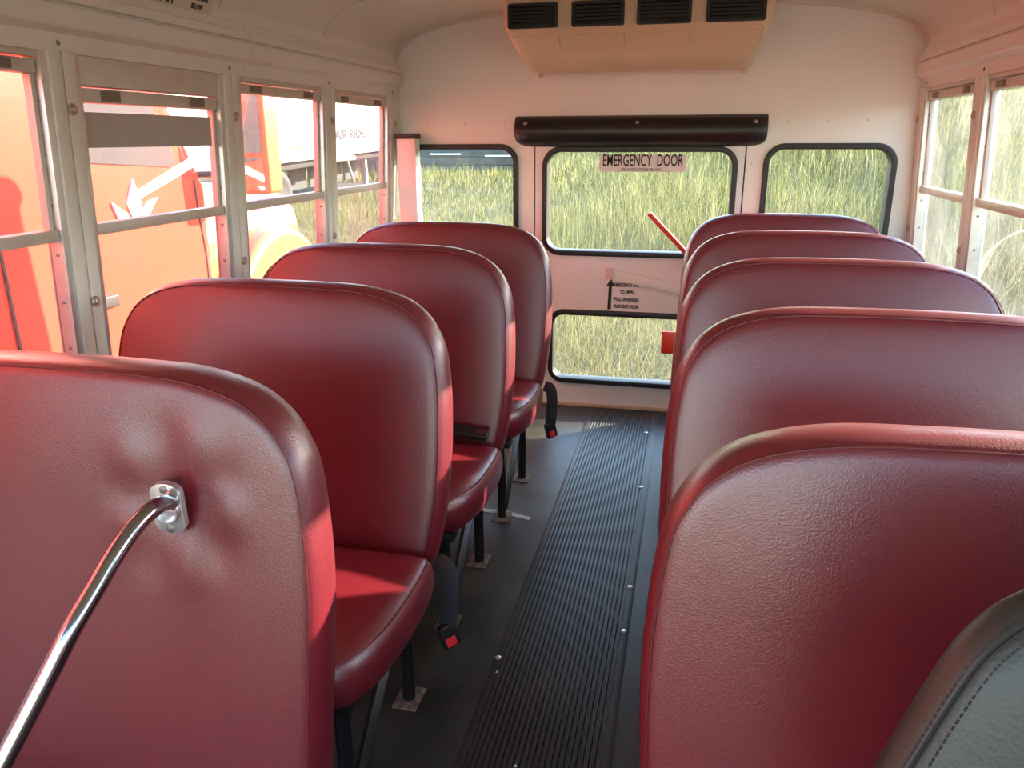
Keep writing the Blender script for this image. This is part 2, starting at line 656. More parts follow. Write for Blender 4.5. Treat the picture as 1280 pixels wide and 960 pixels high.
# ceiling
half = [(1.125, 1.585), (1.118, 1.625), (1.092, 1.668), (1.03, 1.715), (0.90, 1.757), (0.64, 1.793), (0.33, 1.810), (0.0, 1.815)]
hc = [(p.x, p.y) for p in catmull([(x, z, 0) for x, z in half], 4)]
cpts = hc + [(-x, z) for x, z in hc[::-1][1:]]


def ceiling_strip(y0, y1, off0, off1):
    c = (0, 1.2)
    n = len(cpts)
    vs = []
    for off in (off0, off1):
        for (x, z) in cpts:
            d = Vector((x - c[0], (z - c[1]) * 2.2)).normalized()
            for y in (y0, y1):
                vs.append((x + d.x * off, y, z + d.y * off))
    fs = []
    K = 2 * n
    for i in range(n - 1):
        a = 2 * i
        fs += [(a, a + 1, a + 3, a + 2), (K + a, K + a + 2, K + a + 3, K + a + 1), (a, a + 2, K + a + 2, K + a), (a + 1, K + a + 1, K + a + 3, a + 3)]
    fs += [(0, K, K + 1, 1), (2 * n - 2, 2 * n - 1, K + 2 * n - 1, K + 2 * n - 2)]
    return MB().add(vs, fs)


ceil = ceiling_strip(Y0 - 0.05, YR + 0.06, 0.004, 0.07).build('ceiling', CEILM, smooth=40)
tag(ceil, 'curved white metal ceiling of the bus, shade put into its colour', 'ceiling', kind='structure')
cy = [Y0, -0.43, 0.231, 0.892, 1.553, 2.213, 2.880, YR]
for a, b in zip(cy[:-1], cy[1:]):
    ceiling_strip(a + 0.001, b - 0.001, -0.002, 0.006).build('ceiling_panel', CEILM, ceil, smooth=40)
for y in cy[1:-1]:
    ceiling_strip(y - 0.022, y + 0.022, -0.006, -0.001).build('seam_strip', CEILM, ceil, smooth=40)
ceiling_strip(YR - 0.030, YR, -0.016, -0.001).build('seam_strip', CEILM, ceil, smooth=40)

# exit lettering on the ceiling curve
sgn = empty('exit_sign')
tag(sgn, 'black EMERGENCY EXIT lettering on the ceiling curve above the deep window header', 'sign')
pa, pb = Vector((-1.122, 0, 1.590)), Vector((-1.090, 0, 1.665))
upv = (pb - pa).normalized()
nrm = Vector((0, 1, 0)).cross(upv)
if nrm.x < 0:
    nrm = -nrm


def wallM(y, t, off=0.012):
    p = pa + upv * t + nrm * off
    xax = Vector((0, 1, 0))
    M = Matrix((xax, upv, nrm)).transposed().to_4x4()
    M.translation = Vector((p.x, y, p.z))
    return M


MB().add([wallM(1.66, 0.004, 0.010).translation, wallM(2.13, 0.004, 0.010).translation, wallM(2.13, 0.078, 0.010).translation, wallM(1.66, 0.078, 0.010).translation,
          wallM(1.66, 0.004, 0.0125).translation, wallM(2.13, 0.004, 0.0125).translation, wallM(2.13, 0.078, 0.0125).translation, wallM(1.66, 0.078, 0.0125).translation],
         [(0, 1, 2, 3), (4, 7, 6, 5), (0, 4, 5, 1), (1, 5, 6, 2), (2, 6, 7, 3), (3, 7, 4, 0)]).build('sticker', mat('sticker_tan', (0.62, 0.53, 0.42), 0.5), sgn, smooth=0)
lettering('lettering', 'EMERGENCY EXIT', 0.062, wallM(1.82, 0.042, 0.0135), INK, sgn, 0.58, 0.001)
lettering('lettering', 'INSTRUCTIONS', 0.020, wallM(2.06, 0.052, 0.0135), INK, sgn, 0.62)
lettering('lettering', 'BELOW', 0.020, wallM(2.06, 0.030, 0.0135), INK, sgn, 0.75)

# ------------------------------------------------------------------ rear wall and door
ZS = 1.312
up_poly = [(-1.16, ZS - 0.006), (1.16, ZS - 0.006), (1.15, 1.60)] + [(x * 1.01, z + 0.02) for x, z in cpts] + [(-1.15, 1.60)]
wb = sheet('wall_back', up_poly, [], YR - 0.004, YR - 0.0005, WHITE)
sheet('outer_skin', [(-1.16, ZS), (1.16, ZS), (1.15, 1.60)] + [(x * 1.01, z + 0.02) for x, z in cpts] + [(-1.15, 1.60)], [], YR, YR + 0.05, WHITE, wb)
tag(wb, 'white painted rear wall of the bus above and beside the door', 'wall', kind='structure')
LW = rrect(-1.095, -0.546, 0.745, 1.244, 0.085)
RW = rrect(0.533, 1.067, 0.745, 1.244, 0.085)
DW = rrect(-0.434, 0.429, 0.743, 1.233, 0.085)
DL = rrect(-0.400, 0.392, 0.117, 0.485, 0.075)


def inset(x0, x1, z0, z1, r, d):
    return rrect(x0 + d, x1 - d, z0 + d, z1 - d, max(0.01, r - d))


sheet('side_panel', [(-0.474, 0.0), (-0.474, ZS), (-1.17, ZS), (-1.25, 0.0)], [inset(-1.095, -0.546, 0.745, 1.244, 0.085, 0.012)], YR, YR + 0.05, WHITE, wb)
sheet('side_panel', [(0.461, 0.0), (1.25, 0.0), (1.17, ZS), (0.461, ZS)], [inset(0.533, 1.067, 0.745, 1.244, 0.085, 0.012)], YR, YR + 0.05, WHITE, wb)
rv = MB().lathe([(0.005, 0), (0.004, -0.002), (0.001, -0.003)], 8, axis='y').mesh('rivet', TRIMM)
for x in (-1.06, -0.98, -0.80, -0.61, 0.62, 0.78, 0.93, 1.06):
    inst('rivet', rv, wb, (x, YR - 0.004, ZS + 0.022))
for z in (1.16, 1.0, 0.84):
    inst('rivet', rv, wb, (-0.495, YR, z))
    inst('rivet', rv, wb, (0.485, YR, z))


def rear_window(name, args, parent, desc, pw_=0.025):
    WN[0] += 1
    root = empty(name if parent else 'window_%d' % WN[0], (0, 0, 0), parent)
    if not parent:
        tag(root, desc, 'window', kind='structure')
    x0, x1, z0, z1, r = args
    ring_frame('gasket', rrect(x0, x1, z0, z1, r), inset(x0, x1, z0, z1, r, pw_), YR - 0.016, YR + 0.06, BLACKR, root, 0.006)
    pl = inset(x0, x1, z0, z1, r, pw_ - 0.008)
    mb = MB()
    mb.prism(pl, lambda u, v, y: (u, y, v), YR + 0.024, YR + 0.028)
    mb.build('pane', GLASSR, root, smooth=0)
    return root


rear_window('w', (-1.095, -0.546, 0.745, 1.244, 0.085), None, 'black-framed rear window left of the emergency door, beside the corner post')
rear_window('w', (0.533, 1.067, 0.745, 1.244, 0.085), None, 'black-framed rear window right of the emergency door')

door = empty('door_1', (0, 0, 0))
tag(door, 'white rear emergency door with two black-framed windows', 'door', kind='structure')
sheet('door_leaf', [(-0.468, 0.012), (0.455, 0.012), (0.455, ZS - 0.004), (-0.468, ZS - 0.004)],
      [inset(-0.434, 0.429, 0.743, 1.233, 0.085, 0.012), inset(-0.400, 0.392, 0.117, 0.485, 0.075, 0.012)], YR + 0.003, YR + 0.048, DOORM, door)
MB().box(-0.480, -0.462, YR + 0.030, YR + 0.052, 0.0, ZS).build('door_gap_strip', BLACKR, door, smooth=0)  # dark backing strips added to block light leaking through the door gaps
MB().box(0.449, 0.467, YR + 0.030, YR + 0.052, 0.0, ZS).build('door_gap_strip', BLACKR, door, smooth=0)
rear_window('upper_window', (-0.434, 0.429, 0.743, 1.233, 0.085), door, '')
rear_window('lower_window', (-0.400, 0.392, 0.117, 0.485, 0.075), door, '', 0.026)
# latch rod cover, red lever, red reflector, arrow and instructions
MB().hexa([(-0.112, YR - 0.012, 0.640), (0.33, YR - 0.012, 0.555), (0.33, YR + 0.003, 0.555), (-0.112, YR + 0.003, 0.640),
           (-0.112, YR - 0.012, 0.688), (0.33, YR - 0.012, 0.602), (0.33, YR + 0.003, 0.602), (-0.112, YR + 0.003, 0.688)]).build('latch_cover', DOORM, door, bevel=0.004)
MB().box(-0.128, -0.096, YR - 0.020, YR + 0.003, 0.640, 0.690).build('latch_bracket', mat('latch_pink', (0.78, 0.52, 0.45), 0.45), door, bevel=0.005)
lv = MB()
lv.tube([(0.060, YR - 0.040, 0.946), (0.255, YR - 0.040, 0.752), (0.36, YR - 0.040, 0.648)], 0.0175, 8, flat=0.7)
lvo = lv.build('lever', LEVER, door)
tag(lvo, 'red emergency door lever')
MB().lathe([(0.035, -0.046), (0.035, -0.02), (0.05, 0.0)], 20, (0.36, YR, 0.648), 'y').build('pivot', LEVER, lvo)
MB().box(0.145, 0.330, YR - 0.028, YR - 0.016, 0.296, 0.404).build('reflector', mat('reflector_red', (0.85, 0.06, 0.02), 0.3), door, bevel=0.004)
ar = [(-0.1165, 0.492), (-0.1005, 0.492), (-0.0985, 0.605), (-0.0855, 0.605), (-0.1035, 0.637), (-0.125, 0.605), (-0.1125, 0.605)]
MB().prism(ar, lambda u, v, y: (u, y, v), YR + 0.0005, YR + 0.004).build('arrow_decal', INK, door, smooth=0)


def rearM(x, y, z):
    M = Matrix(((1, 0, 0), (0, 0, -1), (0, 1, 0))).to_4x4()
    M.translation = Vector((x, y, z))
    return M


for i, tx in enumerate(('EMERGENCY EXIT', 'TO OPEN', 'PULL UP HANDLE', 'PUSH OUT DOOR')):
    lettering('lettering', tx, 0.0235, rearM(-0.028, YR + 0.0015, 0.610 - i * 0.034), INK, door, 0.62, 0.0008)

sg = empty('door_sign', (0.016, YR + 0.020, 1.159))
tag(sg, 'white EMERGENCY DOOR sticker at the top of the rear door window', 'sign')
MB().box(-0.192, 0.192, -0.0015, 0.0015, -0.036, 0.037).build('sticker', SIGNW, sg, smooth=0)
lettering('lettering', 'EMERGENCY  DOOR', 0.072, rearM(0, -0.0025, 0.011), INK, sg, 0.535, 0.0007)
lettering('lettering', 'SEE  INSTRUCTIONS  BELOW', 0.018, rearM(-0.005, -0.0025, -0.0275), INK, sg, 0.75)

# padded black header bar above the door
pad = empty('header_pad', (-0.010, YR - 0.004, 1.297))
tag(pad, 'black padded roll bar with buttons above the rear door', 'header pad')
pts = []
for k in range(9):
    a = math.radians(90 + 180 * k / 8)
    pts.append((0.072 * math.cos(a) * 1.0, 0.066 * math.sin(a)))
mb = MB()
xs = [-0.545, -0.540, -0.525, -0.500, -0.46, 0.46, 0.500, 0.525, 0.540, 0.545]
sc = [0.35, 0.55, 0.78, 0.93, 1.0, 1.0, 0.93, 0.78, 0.55, 0.35]
nvs, nfs = [], []
for x, k in zip(xs, sc):
    for (y, z) in pts:
        zz = z if z > 0 else z * (0.35 + 0.65 * k)
        nvs.append((x, y * (0.55 + 0.45 * k), zz + 0.0))
np_ = len(pts)
for i in range(len(xs) - 1):
    for j in range(np_ - 1):
        nfs.append((i * np_ + j, i * np_ + j + 1, (i + 1) * np_ + j + 1, (i + 1) * np_ + j))
    nfs.append((i * np_ + np_ - 1, i * np_, (i + 1) * np_, (i + 1) * np_ + np_ - 1))
nfs += [tuple(range(np_)), tuple((len(xs) - 1) * np_ + j for j in range(np_))]
mb.add(nvs, nfs).build('padding', BLACKV, pad, smooth=50)
bt = MB().lathe([(0.009, 0.004), (0.009, -0.003), (0.005, -0.006), (0.001, -0.007)], 12, axis='y').mesh('button', SCREW)
for x in (-0.492, 0.002, 0.492):
    inst('button', bt, pad, (x, -0.058, 0.034))

# tan threshold
th = MB().box(-0.47, 0.46, YR - 0.012, YR + 0.004, 0.0, 0.014).build('trim_3', TAN, bevel=0.002)
tag(th, 'tan metal threshold strip under the rear door', 'trim', kind='structure')

# corner post with black cap
cp = empty('corner_post', (-1.052, 3.545, 0.0))
tag(cp, 'white boxed corner post with a black cap left of the rear window', 'post')
MB().box(-0.045, 0.045, -0.035, 0.03, 0.0, 1.270).build('box_cover', WHITE, cp, bevel=0.006)
MB().box(-0.050, 0.050, -0.040, 0.032, 1.268, 1.292).build('cap', BLACKR, cp, bevel=0.004)

# front of the bus behind the camera: dash panel, header and windshield
mb = MB()
mb.box(-1.20, 1.20, Y0 - 0.06, Y0, 0.0, 0.52)
mb.box(-1.16, 1.16, Y0 - 0.06, Y0, 1.62, 1.80)
for x in (-1.16, -0.03, 1.10):
    mb.box(x, x + 0.06, Y0 - 0.06, Y0, 0.50, 1.64)
fw = mb.build('wall_front', TRIMM, smooth=0)
tag(fw, 'front bulkhead of the bus around the windshield', 'wall', kind='structure')
for a, b in ((-1.10, -0.03), (0.03, 1.10)):
    WN[0] += 1
    g = MB().box(a, b, Y0 - 0.035, Y0 - 0.03, 0.52, 1.62).build('window_%d' % WN[0], GLASSF, smooth=0)
    tag(g, 'windshield pane on the %s side' % ('door' if a < -0.5 else 'driver'), 'window', kind='structure')

ed = empty('door_2')
tag(ed, 'glazed folding entrance door beside the driver area', 'door', kind='structure')
for a, b in ((Y0 + 0.10, -0.50), (-0.49, 0.18)):
    mb = MB()
    for (c, d, e, f_) in ((a, b, 0.0, 0.09), (a, b, 1.38, 1.45), (a, a + 0.05, 0.09, 1.38), (b - 0.05, b, 0.09, 1.38)):
        sbox(mb, -1, -0.05, -0.015, c, d, e, f_)
    lf_ = mb.build('door_leaf', ALU2, ed, smooth=0)
    mb = MB()
    sbox(mb, -1, -0.034, -0.030, a + 0.045, b - 0.045, 0.085, 1.385)
    mb.build('pane', GLASSF, lf_, smooth=0)

# ------------------------------------------------------------------ air conditioner
ac = empty('air_conditioner', (-0.006, YR, 1.53))
tag(ac, 'beige ceiling air conditioner with four black vents above the rear door', 'air conditioner')
# stations along YZ profile: (y, z, half width)
st = [(-0.46, 0.285, 0.500), (-0.515, 0.245, 0.500), (-0.518, 0.130, 0.492), (-0.500, 0.112, 0.488), (-0.440, 0.060, 0.470), (-0.350, 0.020, 0.450),
      (-0.250, 0.000, 0.437), (-0.235, -0.006, 0.440), (-0.225, -0.004, 0.440), (-0.02, 0.018, 0.440)]
cols = [-1.0, -0.985, -0.955, -0.9, -0.6, -0.3, 0, 0.3, 0.6, 0.9, 0.955, 0.985, 1.0]
drop = [0.055, 0.022, 0.006, 0, 0, 0, 0, 0, 0, 0, 0.006, 0.022, 0.055]
vs, fs = [], []
for (y, z, hw) in st:
    for c, d in zip(cols, drop):
        vs.append((c * hw, y + d * 0.8, z + d * 0.5))
nc = len(cols)
for i in range(len(st) - 1):
    for j in range(nc - 1):
        fs.append((i * nc + j, i * nc + j + 1, (i + 1) * nc + j + 1, (i + 1) * nc + j))
# closing sides and back
b0 = len(vs)
for (y, z, hw) in st:
    vs.append((-hw, -0.001, max(z, 0.018) + 0.0))
    vs.append((hw, -0.001, max(z, 0.018) + 0.0))
for i in range(len(st) - 1):
    fs.append((i * nc, (i + 1) * nc, b0 + 2 * (i + 1), b0 + 2 * i))
    fs.append((i * nc + nc - 1, b0 + 2 * i + 1, b0 + 2 * i + 3, (i + 1) * nc + nc - 1))
MB().add(vs, fs).build('housing', ACM, ac, smooth=45)
for (a, b) in ((-0.473, -0.284), (-0.232, -0.039), (0.007, 0.200), (0.251, 0.456)):
    cx = (a + b) / 2 + 0.006
    hw = (b - a) / 2
    vr = empty('vent', (cx, -0.519, 0.173), ac)
    ring_frame('vent_frame', rrect(-hw, hw, -0.043, 0.043, 0.008, 4), rrect(-hw + 0.012, hw - 0.012, -0.032, 0.032, 0.005, 4), -0.010, 0.004, VENTM, vr, 0.002)
    MB().box(-hw + 0.01, hw - 0.01, -0.001, 0.003, -0.034, 0.034).build('vent_back', VENTM, vr, smooth=0)
    for k in range(5):
        z = -0.026 + 0.013 * k
        MB().hexa([(-hw + 0.011, -0.008, z - 0.001), (hw - 0.011, -0.008, z - 0.001), (hw - 0.011, 0.0, z + 0.004), (-hw + 0.011, 0.0, z + 0.004),
                   (-hw + 0.011, -0.008, z + 0.001), (hw - 0.011, -0.008, z + 0.001), (hw - 0.011, 0.0, z + 0.006), (-hw + 0.011, 0.0, z + 0.006)]).build('slat', VENTM, vr, smooth=0)
    # embossed rib under each vent
    mb = MB()
    mb.tube([(cx + hw * 0.98, -0.497, 0.108), (cx + hw * 0.98, -0.468, 0.083), (cx + hw * 0.98, -0.45, 0.067)], 0.003, 6)
    mb.build('rib', ACM, ac)
    mb = MB()
    mb.tube([(cx - hw * 0.9, -0.492, 0.106), (cx + hw * 0.9, -0.492, 0.106)], 0.002, 6)
    mb.build('rib', ACM, ac)
for x in (-0.40, 0.42):
    MB().lathe([(0.011, 0.004), (0.011, -0.012), (0.007, -0.020), (0.002, -0.021)], 12, (x, -0.215, 0.0)).build('drain_knob', ACM, ac)

# ------------------------------------------------------------------ pads (seat backs, cushions, barriers)


def outline_from_half(pts, n=5):
    """pts: right half from bottom centre to top centre -> closed CCW loop"""
    c = catmull([(a, b, 0) for a, b in pts], n)
    r = [(p.x, p.y) for p in c]
    return r + [(-x, y) for x, y in r[::-1][1:-1]]


def offset_loop(lp, d):
    n = len(lp)
    res = []
    for i in range(n):
        a, b = Vector(lp[i - 1]), Vector(lp[(i + 1) % n])
        t = (b - a).normalized()
        nn = Vector((-t.y, t.x))
        res.append((lp[i][0] + nn.x * d, lp[i][1] + nn.y * d))
    return res


def pad_mesh(lp, edge, depth, front, back, nr, mapf, center, deform=None):
    """edge: (inset, t) rings from the back edge to the front edge; front / back: t at centre; returns MB"""
    n = len(lp)
    rings = []
    e0, t0 = edge[0]
    inner_b = offset_loop(lp, e0)
    for s in (0.999, 0.6, 0.25):
        rings.append([(p[0] * (1 - s) + center[0] * s, p[1] * (1 - s) + center[1] * s, t0 + (back - t0) * min(1, s * 1.5)) for p in inner_b])
    for d, t in edge:
        rings.append([(p[0], p[1], t) for p in offset_loop(lp, d)])
    e1, t1 = edge[-1]
    inner_f = offset_loop(lp, e1)
    for k in range(1, nr + 1):
        s = (k / nr) ** 1.35
        s = min(s, 0.999)
        q = min(1.0, s / depth)
        bul = t1 + (front - t1) * math.sin(q * math.pi / 2) ** 0.8
        rings.append([(p[0] * (1 - s) + center[0] * s, p[1] * (1 - s) + center[1] * s, bul) for p in inner_f])
    mb = MB()
    vs = []
    for rg in rings:
        for (a, b, t) in rg:
            if deform:
                t = deform(a, b, t)
            vs.append(mapf(a, b, t))
    fs = []
    for i in range(len(rings) - 1):
        for k in range(n):
            j = (k + 1) % n
            fs.append((i * n + k, i * n + j, (i + 1) * n + j, (i + 1) * n + k))
    fs.append(tuple(range(n)))
    fs.append(tuple((len(rings) - 1) * n + k for k in range(n)))
    return mb.add(vs, fs)


BACK_HALF = [(0, 0), (0.20, 0.0), (0.33, 0.002), (0.370, 0.012), (0.388, 0.045), (0.403, 0.12), (0.412, 0.20), (0.4145, 0.30), (0.411, 0.41), (0.399, 0.50),
             (0.380, 0.548), (0.350, 0.588), (0.300, 0.620), (0.215, 0.641), (0.10, 0.646), (0, 0.647)]
BACK_LP = outline_from_half(BACK_HALF, 4)
LEAN = math.radians(10.5)
EDGE = [(0.030, -0.048), (0.012, -0.045), (0.002, -0.034), (0.0, -0.015), (0.003, 0.004), (0.010, 0.018), (0.017, 0.026), (0.027, 0.0305)]


def back_map(a, b, t):
    return (a, -0.118 + b * math.sin(LEAN) - t * math.cos(LEAN), 0.335 + b * math.cos(LEAN) + t * math.sin(LEAN))


back_me = pad_mesh(BACK_LP, EDGE, 0.55, 0.047, -0.052, 12, back_map, (0, 0.32)).mesh('backrest', VINYL, smooth=60)
pipe_me = MB().loop_tube([back_map(a, b, 0.0262) for a, b in offset_loop(BACK_LP, 0.0165)], 0.0016).mesh('piping', PIPE)

# cushion in plan: a = x, b = depth from back (0) to front (0.45)
CUSH_HALF = [(0, 0), (0.25, 0.0), (0.37, 0.003), (0.400, 0.015), (0.410, 0.05), (0.418, 0.15), (0.420, 0.27), (0.412, 0.345), (0.390, 0.405), (0.345, 0.440),
             (0.26, 0.458), (0.12, 0.463), (0, 0.464)]
CUSH_LP = outline_from_half(CUSH_HALF, 4)
CEDGE = [(0.040, -0.058), (0.020, -0.055), (0.006, -0.042), (0.0, -0.015), (0.0, 0.010), (0.004, 0.028), (0.013, 0.041), (0.024, 0.047)]


def cush_map(a, b, t):
    fr = max(0.0, (b - 0.30) / 0.16)
    return (a, -0.145 - b, 0.362 + t + 0.075 * b - 0.014 * fr * fr)


cush_me = pad_mesh(CUSH_LP, CEDGE, 0.5, 0.064, -0.060, 10, cush_map, (0, 0.23)).mesh('cushion', VINYL, smooth=60)
cpipe_me = MB().loop_tube([cush_map(a, b, 0.0405) for a, b in offset_loop(CUSH_LP, 0.0125)], 0.002).mesh('piping', PIPE)


def make_seat(aisle, belt):
    """aisle=+1: aisle on local +x"""
    root = empty('bus_seat')
    bo = inst('backrest', back_me, root)
    inst('piping', pipe_me, bo)
    co = inst('cushion', cush_me, root)
    inst('piping', cpipe_me, co)
    lx = aisle * 0.318
    # frame under the cushion
    mb = MB()
    for y in (-0.20, -0.52):
        mb.box(-0.36, 0.36, y - 0.014, y + 0.014, 0.290, 0.316)
    for x in (-0.35, 0.35):
        mb.box(x - 0.012, x + 0.012, -0.53, -0.14, 0.290, 0.314)
    mb.build('seat_frame', BLACKP, root, bevel=0.003)

    def leg(y, top_y, flare):
        mb = MB()
        mb.tube([(lx, top_y, 0.305), (lx, y, 0.10), (lx, y, 0.004)], 0.0155, 10)
        o = mb.build('leg', BLACKP, root)
        f = MB().box(lx - 0.03, lx + 0.03, y - 0.04, y + 0.04, 0.0005, 0.005)
        fo = f.build('foot_plate', RUST, o, bevel=0.002)
        return o
    leg(-0.465, -0.470, 0)
    leg(-0.130, -0.135, 0)
    mb = MB()
    a, b = Vector((lx, -0.150, 0.300)), Vector((lx, -0.438, 0.022))
    mb.tube([a, b], 0.015, 4)
    mb.build('brace', BLACKP, root, smooth=0, bevel=0.002)
    mb = MB()
    mb.box(-aisle * 0.36 - 0.03, -aisle * 0.36 + 0.03, -0.50, -0.16, 0.26, 0.292)
    mb.box(-aisle * 0.385 - 0.01, -aisle * 0.385 + 0.01, -0.40, -0.28, 0.0, 0.27)
    mb.build('wall_bracket', BLACKP, root, bevel=0.003)
    if belt == 'hang':
        bx = aisle * 0.428
        path = catmull([(bx - aisle * 0.02, -0.150, 0.392), (bx + aisle * 0.004, -0.158, 0.384), (bx + aisle * 0.012, -0.166, 0.345), (bx + aisle * 0.012, -0.172, 0.300), (bx + aisle * 0.008, -0.178, 0.252)], 5)
        mb = MB()
        mb.tube(path, 0.021, 10, flat=0.10, up=(aisle * 0.75, -0.65, 0))
        wo = mb.build('belt_webbing', WEB, root)
        mb = MB()
        mb.box(-0.010, 0.010, -0.021, 0.021, -0.060, 0.0)
        bk = mb.build('buckle', BLACKR, root, bevel=0.006, seg=3)
        bk.location = (bx + aisle * 0.004, -0.180, 0.258)
        bk.rotation_euler = (0.25, 0, aisle * -0.85)
        MB().box(aisle * 0.008, aisle * 0.0112, -0.014, 0.010, -0.054, -0.030).build('release_button', REDBTN, bk, bevel=0.002)
        pass
    elif belt == 'lie':
        path = catmull([(aisle * 0.10, -0.158, 0.432), (aisle * 0.16, -0.178, 0.446), (aisle * 0.20, -0.19, 0.458), (aisle * 0.25, -0.178, 0.455), (aisle * 0.30, -0.175, 0.447)], 5)
        MB().tube(path, 0.020, 10, flat=0.18, up=(0, 0, 1)).build('belt_webbing', WEB, root)
        bk = MB().box(-0.055, 0.055, -0.024, 0.024, -0.011, 0.011).build('buckle', BLACKR, root, bevel=0.007, seg=3)
        bk.location = (aisle * 0.31, -0.178, 0.452)
        bk.rotation_euler = (0.25, 0.12, aisle * 0.1)
        MB().box(0.02, 0.05, -0.012, 0.012, 0.010, 0.0125).build('release_button', mat('button_brown', (0.10, 0.02, 0.02), 0.4), bk)
    return root


LXC, RXC = -0.655, 0.632
PITCH = 0.64
s1 = make_seat(1, 'hang')
s1.location = (LXC, 1.562, 0)
tag(s1, 'red vinyl bus seat directly behind the barrier with the chrome rail, belt buckle hanging', 'bus seat', 'red bus seats')
s2 = make_seat(1, 'lie')
s2.location = (LXC, 1.562 + PITCH, 0)
tag(s2, 'red vinyl bus seat, middle of the three left ones, black belt lying on its cushion', 'bus seat', 'red bus seats')
s3 = make_seat(1, 'hang')
s3.location = (LXC, 1.562 + 2 * PITCH, 0)
tag(s3, 'rearmost red vinyl bus seat on the left, next to the corner post', 'bus seat', 'red bus seats')
r1 = make_seat(-1, None)
r1.location = (RXC, 1.502, 0)
labs = ['red vinyl bus seat directly behind the barrier at the grey driver seat', 'red vinyl bus seat, second one behind the driver side barrier',
        'red vinyl bus seat on the right, one row ahead of the rearmost', 'rearmost red vinyl bus seat on the right, in front of the rear window']
tag(r1, labs[0], 'bus seat', 'red bus seats')
for k in range(1, 4):
    c = copy_tree(r1)
    c.location = (RXC, 1.502 + PITCH * k, 0)
    c['label'] = labs[k]

# barriers
BAR_HALF = [(0, 0), (0.20, 0.0), (0.33, 0.002), (0.372, 0.014), (0.390, 0.05), (0.400, 0.16), (0.408, 0.32), (0.4145, 0.46), (0.411, 0.57), (0.399, 0.665),
            (0.380, 0.713), (0.350, 0.752), (0.300, 0.783), (0.215, 0.803), (0.10, 0.808), (0, 0.809)]
BAR_LP = outline_from_half(BAR_HALF, 5)
BLEAN = math.radians(6)
BEDGE = [(0.030, -0.050), (0.012, -0.048), (0.002, -0.038), (0.0, -0.015), (0.001, 0.006), (0.006, 0.024), (0.013, 0.031), (0.022, 0.034)]


def bar_map(a, b, t):
    return (a, -0.085 + b * math.sin(BLEAN) - t * math.cos(BLEAN), 0.160 + b * math.cos(BLEAN) + t * math.sin(BLEAN))


def make_barrier(deform, xc, yc):
    root = empty('crash_barrier', (xc, yc, 0))
    po = pad_mesh(BAR_LP, BEDGE, 0.45, 0.048, -0.054, 30, bar_map, (0, 0.40), deform).build('padded_panel', VINYL, root, smooth=60)
    MB().loop_tube([bar_map(a, b, 0.031) for a, b in offset_loop(BAR_LP, 0.0115)], 0.0016).build('piping', PIPE, po)
    for x in (-0.30, 0.30):
        o = MB().tube([(x, -0.075, 0.19), (x, -0.085, 0.004)], 0.016, 10).build('leg', BLACKP, root)
        MB().box(x - 0.035, x + 0.035, -0.125, -0.045, 0.0005, 0.006).build('foot_plate', RUST, o, bevel=0.002)
    return root


PLX, PLZ = -0.447, 0.777
DX = PLX - LXC


def dimple(a, b, t):
    if t < 0.03:
        return t
    z = 0.160 + b
    d2 = ((a - DX) / 0.045) ** 2 + ((z - PLZ) / 0.055) ** 2
    d = math.sqrt(d2)
    ang = math.atan2(z - PLZ, a - DX)
    return t - 0.013 * math.exp(-d2) + 0.0035 * math.exp(-((d - 1.9) / 0.7) ** 2) * math.cos(ang * 5 + 0.6)


b1 = make_barrier(dimple, LXC, 0.930)
tag(b1, 'red padded vinyl barrier in the left foreground with a chrome rail bolted to it', 'barrier', 'crash barriers')
b2 = make_barrier(None, RXC - 0.0, 0.868)
tag(b2, 'red padded vinyl barrier in the right foreground behind the grey driver seat', 'barrier', 'crash barriers')

# chrome grab rail
gr = empty('grab_rail', (PLX, 0.855, PLZ))
tag(gr, 'chrome grab rail bolted to the left foreground barrier', 'grab rail')
plo = []
for k in range(13):
    a = math.radians(35 + 110 * k / 12)
    plo.append((0.021 * math.cos(a) / math.cos(math.radians(35)), 0.010 + 0.022 * (math.sin(a))))
plate_poly = [(0.0205, -0.020), (0.0205, 0.020)] + [(0.0205 * math.cos(math.radians(t)), 0.020 + 0.014 * math.sin(math.radians(t))) for t in range(15, 180, 15)] + \
             [(-0.0205, 0.020), (-0.0205, -0.020)] + [(-0.0205 * math.cos(math.radians(t)), -0.020 - 0.014 * math.sin(math.radians(t))) for t in range(15, 180, 15)]
pm = MB()
pm.prism(plate_poly, lambda u, v, w_: (u, w_, v), -0.008, 0.004)
po = pm.build('mounting_plate', CASTM, gr, bevel=0.002)
po.rotation_euler = (0.06, 0, 0.10)
po.scale = (1.12, 1.0, 1.18)
MB().lathe([(0.0185, -0.007), (0.0185, -0.013), (0.0165, -0.016), (0.0142, -0.016), (0.0138, -0.006)], 24, axis='y').build('socket', CASTM, po)
for z in (0.0262, -0.0262):
    MB().lathe([(0.0052, -0.007), (0.0052, -0.0095), (0.002, -0.0105)], 12, (0.0, 0, z), 'y').build('screw', SCREW, po)
path = catmull([(-0.452, 0.872, 0.772), (-0.441, 0.852, 0.783), (-0.4345, 0.828, 0.796), (-0.431, 0.80, 0.801), (-0.434, 0.77, 0.793), (-0.440, 0.735, 0.771), (-0.448, 0.70, 0.739),
                (-0.459, 0.665, 0.703), (-0.475, 0.635, 0.657), (-0.503, 0.58, 0.577), (-0.545, 0.48, 0.45), (-0.59, 0.36, 0.29), (-0.615, 0.26, 0.15), (-0.62, 0.23, 0.004)], 8)
MB().tube([p - Vector((PLX, 0.855, PLZ)) for p in path], 0.0122, 16).build('rail_tube', CHROME, gr)
MB().lathe([(0.03, 0.0), (0.03, 0.005), (0.014, 0.012)], 20, (-0.62 - PLX, 0.23 - 0.855, -PLZ + 0.001)).build('floor_flange', CASTM, gr)

